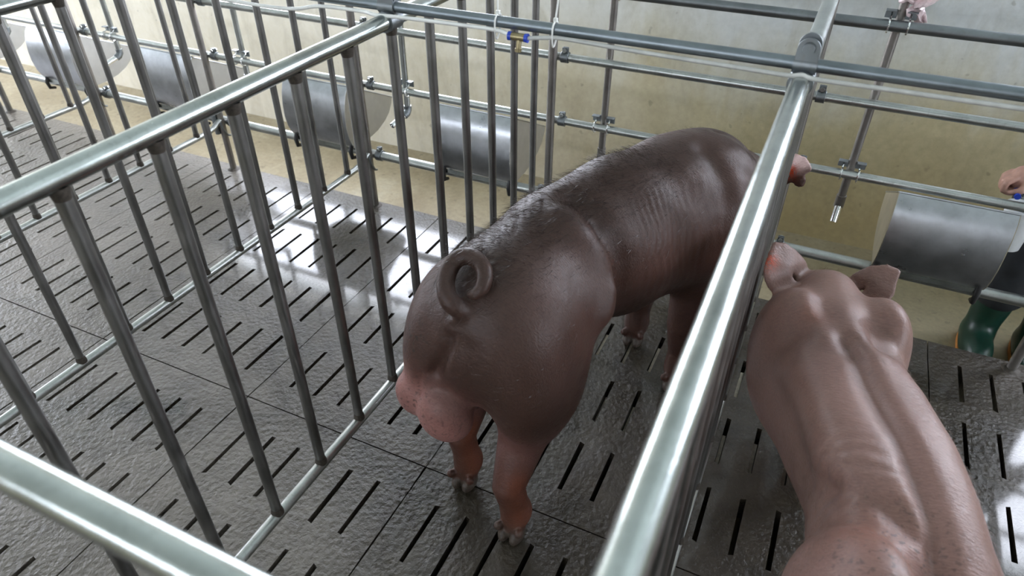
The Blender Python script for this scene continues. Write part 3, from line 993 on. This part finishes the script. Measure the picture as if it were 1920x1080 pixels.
PIG2 = [
    ('e', .05, (.272, .70, .46), (.110, .16, .15), -16, 0),
    ('e', .06, (.246, .86, .475), (.106, .18, .145), -19, 0),
    ('e', .06, (.188, 1.03, .455), (.118, .18, .155), -20, 0),
    ('e', .05, (.140, 1.16, .435), (.138, .15, .16), -20, 0),
    ('t', .022, [(.098, 1.06, .53), (.140, .97, .545), (.170, .88, .555), (.198, .80, .555), (.228, .70, .545)], [.045, .052, .056, .056, .05]),
    ('t', .022, [(.190, 1.09, .53), (.240, 1.00, .545), (.276, .90, .552), (.302, .81, .550), (.325, .72, .54)], [.042, .050, .053, .052, .05]),
    # shoulders with the neck crest running between them
    ('e', .022, (.062, 1.195, .465), (.068, .095, .14), -18, 12),
    ('e', .022, (.212, 1.235, .465), (.064, .090, .14), -22, 12),
    ('t', .035, [(.150, 1.10, .535), (.132, 1.20, .545), (.115, 1.30, .535), (.105, 1.37, .485)], [.05, .048, .052, .055]),
    ('e', .05, (.118, 1.27, .45), (.090, .11, .11), -20, -10),
    ('e', .05, (.105, 1.36, .41), (.080, .11, .085), -18, -45),
    ('t', .05, [(.10, 1.41, .35), (.085, 1.49, .20)], [.062, .046]),
    ('e', .012, (.083, 1.505, .178), (.043, .018, .04), -5, -40),
    # ears
    ('T', .016, EAR2L, .006), ('T', .016, EAR2R, .006),
    # hams
    ('e', .010, (.212, .612, .490), (.088, .125, .158), -14, 22),
    ('e', .03, (.348, .67, .43), (.062, .13, .15), -16, 10),
    # legs
    ('t', .04, [(.22, .62, .36), (.225, .64, .25), (.232, .57, .17), (.235, .585, .07)], [.075, .052, .038, .032]),
    ('t', .04, [(.345, .68, .36), (.340, .70, .25), (.338, .63, .17), (.335, .645, .07)], [.07, .050, .038, .032]),
    ('t', .04, [(.090, 1.20, .36), (.150, 1.27, .23), (.185, 1.345, .13), (.190, 1.355, .07)], [.07, .046, .035, .032]),
    ('t', .04, [(.215, 1.24, .36), (.238, 1.26, .23), (.268, 1.31, .13), (.270, 1.315, .07)], [.07, .046, .035, .032]),
    ('t', .014, [(.315, .56, .53), (.322, .535, .525), (.335, .53, .49), (.322, .525, .46), (.308, .53, .475)], [.018, .013, .012, .011, .008]),
]
for fx, fy in ((.235, .565), (.335, .625), (.190, 1.340), (.270, 1.300)):
    PIG2 += [('t', .02, [(fx, fy + .02, .075), (fx, fy + .012, .04)], [.031, .028]),
             ('e', .004, (fx - .015, fy - .002, .019), (.014, .029, .021), -6), ('e', .004, (fx + .015, fy - .002, .019), (.014, .029, .021), 6),
             ('e', .006, (fx - .025, fy - .018, .05), (.010, .011, .016), 0, 30), ('e', .006, (fx + .025, fy - .018, .05), (.010, .011, .016), 0, 30)]

FOLDS1 = [
    # cleft under the tail, seam between the hams, fold between the testicles
    ('g', [(-.478, .800, .655), (-.480, .780, .625), (-.484, .770, .59), (-.500, .770, .55), (-.515, .770, .51)], .014, -.013),
    ('g', [(-.480, .786, .638), (-.480, .782, .630)], .013, .015), ('g', [(-.480, .778, .634), (-.480, .776, .633)], .005, -.012),
    ('g', [(-.545, .771, .50), (-.552, .771, .45)], .010, -.008),
    # hip ridge and the hollow in front of it
    ('g', [(-.385, 1.050, .73), (-.334, 1.050, .696), (-.288, 1.050, .63), (-.276, 1.02, .57)], .035, .014),
    ('g', [(-.385, 1.125, .735), (-.315, 1.105, .69), (-.268, 1.110, .615), (-.262, 1.10, .525), (-.27, 1.06, .45)], .034, -.022),
    # shoulder fold, neck fold, crest
    ('g', [(-.205, 1.45, .735), (-.135, 1.40, .70), (-.11, 1.36, .64), (-.11, 1.33, .55)], .028, -.012),
    ('g', [(-.20, 1.56, .72), (-.12, 1.56, .68), (-.06, 1.53, .60)], .016, -.012),
    ('g', [(-.219, 1.359, .71), (-.19, 1.37, .69)], .035, .006),
    # fold of the flank above the thigh, line down the ham
    ('g', [(-.283, 1.03, .60), (-.277, .985, .55), (-.277, .945, .50), (-.30, .90, .40)], .020, .006),
    ('g', [(-.445, .768, .60), (-.437, .760, .50), (-.42, .76, .42)], .030, -.008),
    ('w', (-.240, 1.235, .655), .055, (.35, .9, -.2), .016, .0016),
    ('w', (-.235, 1.30, .56), .12, (.5, .85, .1), .022, .0010),
]
FOLDS2 = [
    ('g', [(.150, 1.085, .604), (.183, .985, .608), (.214, .905, .613), (.243, .835, .618), (.263, .775, .613), (.284, .72, .611), (.297, .66, .607)], .019, -.017),
    ('g', [(.200, 1.160, .59), (.212, 1.115, .59)], .032, -.018),
    ('g', [(.095, 1.165, .59), (.125, 1.11, .60), (.150, 1.06, .604)], .028, -.008),
    ('g', [(.070, 1.18, .59), (.112, 1.085, .597)], .022, .009),
    ('g', [(.045, 1.10, .57), (.06, 1.05, .56)], .03, -.006),
    ('g', [(.105, .79, .52), (.16, .765, .565), (.225, .735, .60), (.268, .69, .60), (.275, .63, .60)], .026, -.020),
    ('w', (.178, .80, .570), .060, (.25, -.95, .1), .026, .0022),
]
# ------------------------------------------------------------------ the boars: skin, bristles
def skin_material(name, base, pink, rough):
    m, nt, bs = mat(name)
    p = position(nt)
    big = noise(nt, p, 7, 5, 0.6, 0.3)
    mid = noise(nt, p, 34, 4, 0.6)
    mp = N(nt, 'Mapping'); mp.inputs['Scale'].default_value = (90, 420, 200); mp.inputs['Rotation'].default_value = (0, 0.4, 0.5)
    nt.links.new(p, mp.inputs[0])
    hair = noise(nt, mp.outputs[0], 1.0, 3, 0.6)
    a = lambda k: N(nt, 'Attribute', attribute_name=k).outputs['Fac']
    c = ramp(nt, big, [(0.3, tuple(x * 0.80 for x in base)), (0.7, tuple(x * 1.12 for x in base))])
    c = mix(nt, a('pink'), c, ramp(nt, mid, [(0.3, tuple(x * 0.85 for x in pink)), (0.7, pink)]))
    c = mix(nt, math_(nt, 'MULTIPLY', a('dark'), 0.7), c, (0.045, 0.027, 0.021))
    c = mix(nt, a('pale'), c, (0.58, 0.40, 0.38))
    c = mix(nt, a('claw'), c, (0.06, 0.045, 0.034))
    c = mix(nt, a('rust'), c, (0.27, 0.075, 0.035))
    # crusts of dried mud
    sp = ramp(nt, noise(nt, p, 120, 2, 0.5), [(0.58, 0.0), (0.66, 1.0)])
    c = mix(nt, math_(nt, 'MULTIPLY', sp, a('mud')), c, (0.028, 0.022, 0.018))
    c = mix(nt, 0.35, c, ramp(nt, hair, [(0.3, (0.28, 0.26, 0.25)), (0.7, (0.70, 0.68, 0.66))]), 'OVERLAY')
    c = mix(nt, math_(nt, 'MULTIPLY', a('mark'), ramp(nt, noise(nt, p, 210, 2), [(0.40, 0.0), (0.50, 1.0)])), c, (0.50, 0.060, 0.020))
    nt.links.new(c, bs.inputs['Base Color'])
    r = ramp(nt, mid, [(0.3, rough * 0.9), (0.7, rough * 1.2)])
    nt.links.new(r, bs.inputs['Roughness'])
    bs.inputs['Specular IOR Level'].default_value = 0.36
    bs.inputs['Subsurface Weight'].default_value = 0.12
    bs.inputs['Subsurface Radius'].default_value = (0.012, 0.005, 0.003)
    bs.inputs['Subsurface Scale'].default_value = 0.6
    h = math_(nt, 'ADD', math_(nt, 'MULTIPLY', hair, 0.6), math_(nt, 'MULTIPLY', noise(nt, p, 150, 3, 0.6), 0.6))
    bump(nt, bs, h, 0.35, 0.004)
    return m


def near(V, c, r):
    return np.exp(-((np.linalg.norm(V - np.array(c), axis=1) / r) ** 2))


def blob_noise(V, s, seed):
    q = V * s + seed
    return (np.sin(q[:, 0] * 1.7 + 2 * np.sin(q[:, 1])) + np.sin(q[:, 1] * 1.3 + 2 * np.sin(q[:, 2] * 1.1)) + np.sin(q[:, 2] * 1.9 + 2 * np.sin(q[:, 0] * .8))) / 3


def bristles(V, F, weight, count, length, back, lift, seed, root, name, material, rad=.00032):
    """fine hairs rooted on the skin, lying towards the tail"""
    rng = np.random.default_rng(seed)
    Nn = normals(V, F)
    w = weight / weight.sum()
    idx = rng.choice(len(V), count, p=w)
    P = V[idx] + rng.normal(0, .002, (count, 3))
    n = Nn[idx]
    b = np.array(back, float); b = b / np.linalg.norm(b)
    t = b - n * (n @ b)[:, None]
    t /= np.linalg.norm(t, axis=1)[:, None] + 1e-9
    d = n * (lift + rng.normal(0, .15, count))[:, None] + t + rng.normal(0, .22, (count, 3))
    d /= np.linalg.norm(d, axis=1)[:, None]
    L = length * rng.uniform(.5, 1.25, count)
    s = np.cross(d, n + 1e-3); s /= np.linalg.norm(s, axis=1)[:, None] + 1e-9
    q = np.cross(d, s)
    rows = []
    for f, r, dr in ((-.08, 1.0, 0), (.55, .8, .06), (1.0, .12, .22)):
        c = P + d * (L * f)[:, None] + (t - n * .5) * (L * dr)[:, None]
        for k in range(3):
            a = 2 * math.pi * k / 3
            rows.append(c + (s * math.cos(a) + q * math.sin(a)) * rad * r)
    A = np.stack(rows, 1)                                   # count, 9, 3
    fs = []
    for l in (0, 3):
        for k in range(3):
            fs.append((l + k, l + (k + 1) % 3, l + 3 + (k + 1) % 3, l + 3 + k))
    FF = (np.array(fs)[None] + (np.arange(count) * 9)[:, None, None]).reshape(-1, 4)
    me = bpy.data.meshes.new(name)
    me.from_pydata((A.reshape(-1, 3) - np.array(root.location)).tolist(), [], FF.tolist())
    me.materials.append(material); me.update()
    o = bpy.data.objects.new(name, me); COL.objects.link(o); o.parent = root
    o['kind'] = 'stuff'
    return o


def eye_at(c, out, root):
    c = Vector(c); o = Vector(out).normalized()
    mb = MB()
    bm = bmesh.new(); bmesh.ops.create_uvsphere(bm, u_segments=14, v_segments=10, radius=.0105)
    vs = [v.co + c for v in bm.verts]; fs = [[v.index for v in f.verts] for f in bm.faces]; bm.free()
    mb.add(vs, fs)
    return part(mb, 'eye', M['eye'], root)


def build_pigs():
    M['eye'] = simple('dark_eye', (0.015, 0.01, 0.008), 0.1)
    M['bristle'] = simple('dark_bristle', (0.050, 0.034, 0.026), 0.26, 0, 0.3)
    M['palehair'] = simple('pale_bristle', (0.26, 0.18, 0.14), 0.35, 0, 0.3)
    skin1 = skin_material('dark_boar_skin', (0.066, 0.031, 0.022), (0.36, 0.172, 0.152), 0.42)
    skin2 = skin_material('pink_boar_skin', (0.25, 0.148, 0.124), (0.30, 0.170, 0.146), 0.36)
    H = .0052
    # ---- the dark boar
    root = thing('boar', (-.40, 1.2, 0), 'dark brown boar seen from behind with curled tail, standing between two barred dividers', 'pig')
    V, F = sdf_mesh(PIG1, (-.75, .65, -.012), (.12, 2.02, .86), H)
    V = carve(V, F, FOLDS1)
    z = V[:, 2]
    nz = blob_noise(V, 14, 1.0)
    scr = np.clip(near(V, (-.52, .79, .375), .085) + near(V, (-.59, .80, .40), .075), 0, 1)
    pink = np.clip(scr * 1.3, 0, .9) + np.clip((.42 - z) / .16, 0, 1) * np.clip((z - .20) / .12, 0, 1) * .45 * np.clip((1.1 - V[:, 1]) / .2, 0, 1) + .10 * np.clip(nz, 0, 1)
    pale = np.clip(near(V, (0, 1.765, .605), .030) * 1.5 - .5 * near(V, (.005, 1.745, .56), .015), 0, 1)  # daylight glowing through the ear, painted as paler skin
    hairline = [(-.455, .93, .72), (-.415, 1.08, .73), (-.36, 1.22, .735), (-.30, 1.34, .74)]
    ridge = [(-.47, .86, .72), (-.44, 1.0, .73), (-.40, 1.13, .735), (-.345, 1.27, .74), (-.27, 1.42, .74), (-.20, 1.55, .72)]
    rd = poly_d(V, ridge)
    dark = np.exp(-(rd / .11) ** 2) * (.8 + .2 * nz) + .75 * np.exp(-(poly_d(V, [(-.44, .80, .60), (-.40, .80, .52)]) / .13) ** 2) * np.clip((z - .33) / .1, 0, 1)
    claw = (z < .036).astype(float) + near(V, (-.413, .815, .05), .02) + near(V, (-.361, .815, .05), .02)
    rust = .45 * (np.exp(-(poly_d(V, [(-.372, .835, .20), (-.372, .85, .07)]) / .035) ** 2) + np.exp(-(poly_d(V, [(-.525, .915, .21), (-.525, .935, .07)]) / .034) ** 2)) * np.clip((z - .03) / .03, 0, 1)
    mud = .9 * near(V, (-.56, .795, .56), .05) + .6 * scr + .5 * np.clip((.1 - z) / .1, 0, 1)
    mark = np.clip(near(V, (-.028, 1.757, .578), .017) * 1.4, 0, 1)
    body = body_object('body', V, F, skin1, root, {'pink': pink, 'dark': dark, 'claw': claw, 'rust': rust, 'mud': mud, 'mark': mark, 'pale': pale})
    heading = np.array([-.35, -.9, 0])
    wgt = np.exp(-(poly_d(V, hairline) / .075) ** 2) * np.clip((z - .5) / .1, 0, 1)
    bristles(V, F, wgt, 4500, .024, heading, .75, 1, root, 'back_bristles', M['bristle'], .00026)
    wgt = np.clip((z - .30) / .1, 0, 1) * np.clip((1.75 - V[:, 1]) / .1, 0, 1) * (1 - scr)
    bristles(V, F, wgt, 9000, .010, heading, .3, 2, root, 'short_hair', M['bristle'], .00013)
    for c, o in (((-.05, 1.80, .455), (1, .2, .4)), ((-.175, 1.855, .455), (-.8, .7, .4))): eye_at(c, o, root)
    # ---- the pink boar
    root = thing('boar', (.2, 1.0, 0), 'bare pinkish boar seen from above with furrowed back and spread ears, beside the bright rail', 'pig')
    V, F = sdf_mesh(PIG2, (-.1, .38, -.012), (.52, 1.62, .72), H)
    V = carve(V, F, FOLDS2)
    z = V[:, 2]; nz = blob_noise(V, 12, 4.0)
    pink = .25 + .3 * nz + .4 * np.clip((.45 - z) / .2, 0, 1)
    dark = .35 * near(V, (.21, 1.125, .59), .06) + .40 * near(V, (.075, 1.1, .57), .10) + .55 * near(V, (.20, 1.375, .55), .055) + .55 * near(V, (.015, 1.30, .58), .06) + .15 * np.clip(nz, 0, 1)  # shade painted on the left shoulder and into the neck hollow; ears darker
    claw = (z < .036).astype(float)
    mud = .55 * near(V, (.22, .62, .60), .09) + .35 * near(V, (.26, .70, .60), .07)
    rust = .3 * near(V, (.22, .67, .60), .06) + .22 * near(V, (.085, 1.14, .59), .03)
    mark = np.clip(near(V, (-.017, 1.282, .592), .017) * 1.1, 0, 1)
    body_object('body', V, F, skin2, root, {'pink': pink, 'dark': dark, 'claw': claw, 'rust': rust, 'mud': mud, 'mark': mark})
    wgt = np.clip((z - .35) / .1, 0, 1)
    bristles(V, F, wgt, 8000, .009, (.3, -.9, 0), .3, 3, root, 'short_hair', M['palehair'], .00012)
    for c, o in (((.035, 1.425, .415), (-1, .2, .4)), ((.155, 1.46, .415), (1, .3, .4))): eye_at(c, o, root)


# ------------------------------------------------------------------ person in the feed alley
def build_person():
    root = thing('person', (.80, 2.38, ZF), 'person in dark trousers and green rubber boots holding a white pail behind the troughs', 'person')
    M['skin'] = simple('person_skin', (0.42, 0.235, 0.18), 0.5, 0, 0.12, 60)
    M['trousers'] = simple('dark_trousers', (0.020, 0.023, 0.028), 0.7, 0, 0.3, 25)
    M['jacket'] = simple('dark_green_jacket', (0.022, 0.040, 0.036), 0.7, 0, 0.25, 25)
    M['boot'] = simple('green_rubber', (0.008, 0.040, 0.026), 0.35, 0, 0.25, 18)
    M['sole'] = simple('orange_sole', (0.55, 0.22, 0.05), 0.5, 0, 0.15)
    M['dhair'] = simple('black_hair', (0.02, 0.016, 0.014), 0.5, 0, 0.3)
    M['pail'] = simple('white_pail', (0.75, 0.78, 0.80), 0.35, 0, 0.05)
    g = ZF
    X, Y = .80, 2.39
    fl, fr = (.705, 2.345), (.868, 2.36)                    # feet
    hand = (.566, 2.205, .462)
    sh_r, el_r = (X - .165, Y + .01, g + 1.33), (.655, 2.335, .80)
    sh_l, el_l = (X + .165, Y + .01, g + 1.33), (1.02, Y - .02, .86)
    hl = (1.02, Y - .13, .66)
    # body: one skin from head to feet
    P = [('e', .05, (X, Y, g + .90), (.15, .10, .11)), ('e', .06, (X, Y, g + 1.08), (.135, .09, .17)), ('e', .06, (X, Y, g + 1.27), (.16, .10, .14)),
         ('t', .04, [(X, Y + .01, g + 1.38), (X, Y - .005, g + 1.46)], [.055, .052]),
         ('e', .03, (X, Y - .01, g + 1.56), (.072, .092, .11)), ('e', .02, (X, Y - .045, g + 1.51), (.050, .055, .055)),
         ('e', .008, (X, Y - .112, g + 1.545), (.013, .016, .024)), ('e', .006, (X, Y - .095, g + 1.508), (.024, .012, .008)),
         ('e', .006, (X - .073, Y, g + 1.55), (.008, .018, .028)), ('e', .006, (X + .073, Y, g + 1.55), (.008, .018, .028)),
         ('-', .006, (X - .03, Y - .100, g + 1.568), (.014, .012, .009)), ('-', .006, (X + .03, Y - .100, g + 1.568), (.014, .012, .009))]
    for (fx, fy), sx in ((fl, -1), (fr, 1)):
        P.append(('t', .03, [(X + sx * .085, Y, g + .86), ((fx + X + sx * .085) / 2, fy + .01, g + .48), (fx, fy + .02, g + .09), (fx - .01, fy - .10, g + .045)], [.085, .055, .038, .035]))
    P += [('t', .03, [sh_r, el_r, (.592, 2.235, .535)], [.050, .040, .026]), ('t', .03, [sh_l, el_l, (1.02, Y - .10, .70)], [.050, .040, .026])]
    # right hand, a fist closed on the pail handle: palm, four fingers, thumb
    def fist(c, s):
        cx, cy, cz = c
        q = [('e', .012, (cx + s * .006, cy + .012, cz + .014), (.026, .030, .034), 20, 0)]
        for i in range(4):
            o = -.030 + .0195 * i
            ln = (.94, 1.0, .97, .84)[i]
            q.append(('t', .003, [(cx - s * .012, cy + o * .9 + .008, cz + .018), (cx - s * (.033 * ln), cy + o, cz + .006), (cx - s * (.034 * ln), cy + o, cz - .016), (cx - s * .012, cy + o + .002, cz - .024), (cx + s * .004, cy + o + .003, cz - .016)],
                      [.0095, .0098, .0090, .0082, .0072]))
        q.append(('t', .004, [(cx + s * .020, cy - .012, cz + .010), (cx + s * .010, cy - .038, cz - .006), (cx - s * .012, cy - .040, cz - .014)], [.0120, .0105, .0085]))
        return q
    P += fist(hand, 1) + fist(hl, -1)
    V, F = sdf_mesh(P, (.48, 2.12, g - .01), (1.12, 2.58, g + 1.70), .0055)
    body = body_object('body', V, F, M['skin'], root, {})

    def cloth(name, prims, lo, hi, m, h=.008, parent=root):
        v, f = sdf_mesh(prims, lo, hi, h)
        return body_object(name, v, f, m, parent, {})
    # jacket with a boxy hem and sleeves
    J = [('e', .06, (X, Y, g + 1.26), (.195, .135, .16)), ('e', .06, (X, Y, g + 1.06), (.185, .130, .20)), ('e', .05, (X, Y, g + .90), (.205, .140, .13)),
         ('t', .03, [(X, Y + .01, g + 1.36), (X, Y, g + 1.42)], [.078, .066]),
         ('t', .03, [sh_r, el_r, (.612, 2.262, .605)], [.072, .056, .043]), ('t', .03, [sh_l, el_l, (1.02, Y - .075, .735)], [.072, .056, .043])]
    cloth('jacket', J, (.45, 2.15, g + .7), (1.2, 2.6, g + 1.52), M['jacket'])
    T = [('e', .05, (X, Y, g + .86), (.185, .125, .12))]
    for (fx, fy), sx in ((fl, -1), (fr, 1)):
        T.append(('t', .04, [(X + sx * .09, Y, g + .80), ((fx + X + sx * .085) / 2, fy + .015, g + .5), (fx + .004, fy + .02, g + .245)], [.105, .092, .082]))
    cloth('trousers', T, (.5, 2.15, g + .1), (1.1, 2.6, g + 1.0), M['trousers'])
    for fx, fy in (fl, fr):
        B = [('t', .03, [(fx + .003, fy + .02, g + .30), (fx, fy + .02, g + .17), (fx - .003, fy + .016, g + .115)], [.064, .058, .052]),
             ('e', .04, (fx - .012, fy - .055, g + .05), (.052, .125, .05)), ('e', .03, (fx, fy + .03, g + .05), (.048, .06, .05)),
             ('-', .006, (fx, fy, g - .05), (.2, .3, .052))]
        b = cloth('boot', B, (fx - .09, fy - .22, g - .02), (fx + .09, fy + .13, g + .4), M['boot'], .006)
        o = []
        for i in range(28):
            a = 2 * math.pi * i / 28
            yy = math.sin(a)
            o.append((fx - .006 + (.054 if yy < 0 else .050) * math.cos(a), fy - .035 + .148 * yy))
        mb = MB().prism(o, 'z', g + .001, g + .020)
        s = mb.build('boot_sole', M['sole'], loc=tuple(root.location)); s.parent = b; s.location = (0, 0, 0)
    Hh = [('e', .02, (X, Y + .012, g + 1.595), (.083, .098, .085)), ('e', .02, (X, Y + .05, g + 1.54), (.075, .055, .075)), ('-', .01, (X, Y - .10, g + 1.53), (.085, .08, .085))]
    cloth('hair', Hh, (X - .12, Y - .12, g + 1.4), (X + .12, Y + .15, g + 1.72), M['dhair'], .006)
    for s in (-1, 1):
        c = Vector((X + s * .030, Y - .088, g + 1.568))
        bm = bmesh.new(); bmesh.ops.create_uvsphere(bm, u_segments=12, v_segments=8, radius=.011)
        mb = MB().add([v.co + c for v in bm.verts], [[v.index for v in f.verts] for f in bm.faces]); bm.free()
        part(mb, 'eye', M['eye'], root)
    # pail hanging from the fist
    hx, hy, hz = hand
    pz = hz - .018
    top, bot, pr = pz - .062, pz - .190, .046
    px_, py_ = hx + .050, hy + .012
    pail = thing('pail', (px_, py_, bot), 'white plastic pail with a blue handle held by the person, behind the trough', 'pail')
    seg = 28; vs = []; fs = []
    prof = [(pr * .78, bot), (pr * .80, bot + .001), (pr, top), (pr + .005, top), (pr + .005, top + .006), (pr - .004, top + .006), (pr * .76, bot + .004)]
    for r_, z_ in prof:
        for k in range(seg):
            a = 2 * math.pi * k / seg
            vs.append((px_ + r_ * math.cos(a), py_ + r_ * math.sin(a), z_))
    for i in range(len(prof) - 1):
        for k in range(seg):
            l = (k + 1) % seg
            fs.append((i * seg + k, i * seg + l, (i + 1) * seg + l, (i + 1) * seg + k))
    fs.append(tuple(range(seg))[::-1]); fs.append(tuple(range((len(prof) - 1) * seg, len(prof) * seg)))
    part(MB().add(vs, fs), 'bucket', M['pail'], pail)
    bail = [(px_, py_ - pr - .004, top + .002), (px_ - .004, py_ - pr * .8, pz - .022), (hx + .004, hy - .042, pz), (hx + .004, hy + .042, pz), (px_ - .004, py_ + pr * .8, pz - .022), (px_, py_ + pr + .004, top + .002)]
    part(MB().tube(bail, .0022, 8), 'bail', M['pipe'], pail)
    part(MB().tube([(hx + .004, hy - .055, pz), (hx + .004, hy + .055, pz)], .0085, 12), 'grip', M['blue'], pail)
# ------------------------------------------------------------------ put the place together
build_room()
build_slats()
for k in range(-4, 3): divider(k)
pipes()
collars()
cross_clamps()
for x, end, lab in (
        (-3.56, 'elbow', 'rusty water pipe with chrome nipple at the far end of the trough row'),
        (-2.82, 'elbow', 'upright water pipe with chrome nipple hanging in front of a pale lit trough end'),
        (-2.10, 'elbow', 'upright water pipe with nipple in the second empty stall before the dark boar'),
        (-1.354, 'elbow', 'upright water pipe with bent chrome nipple, in the empty stall beside the dark boar'),
        (-.612, 'plain', 'rusty upright water pipe ending just behind the back of the dark boar'),
        (.124, 'plain', 'dark upright water pipe with short chrome nipple in front of the bare yellow wall')):
    drinker(x, end, lab)
for x, lab, tilt in (
        (-4.07, 'steel feed trough at the very end of the row, only its white side in view', 0),
        (-3.325, 'steel feed trough with bright white side panel and a chrome nipple before it', 0),
        (-2.622, 'steel feed trough second along the row, partly behind slanted bars', 0),
        (-1.866, 'steel feed trough behind thick upright bars, one stall away from the dark boar', 0),
        (-1.194, 'steel feed trough in the empty stall next to the dark boar', 0),
        (-.46, 'steel feed trough hidden behind the dark boar', 0),
        (.259, 'dark reflecting steel feed trough in front of the pink boar, near the person', 0)):
    trough(x, lab, tilt)
hose_things()
pink_plastic()
build_pigs()
build_person()
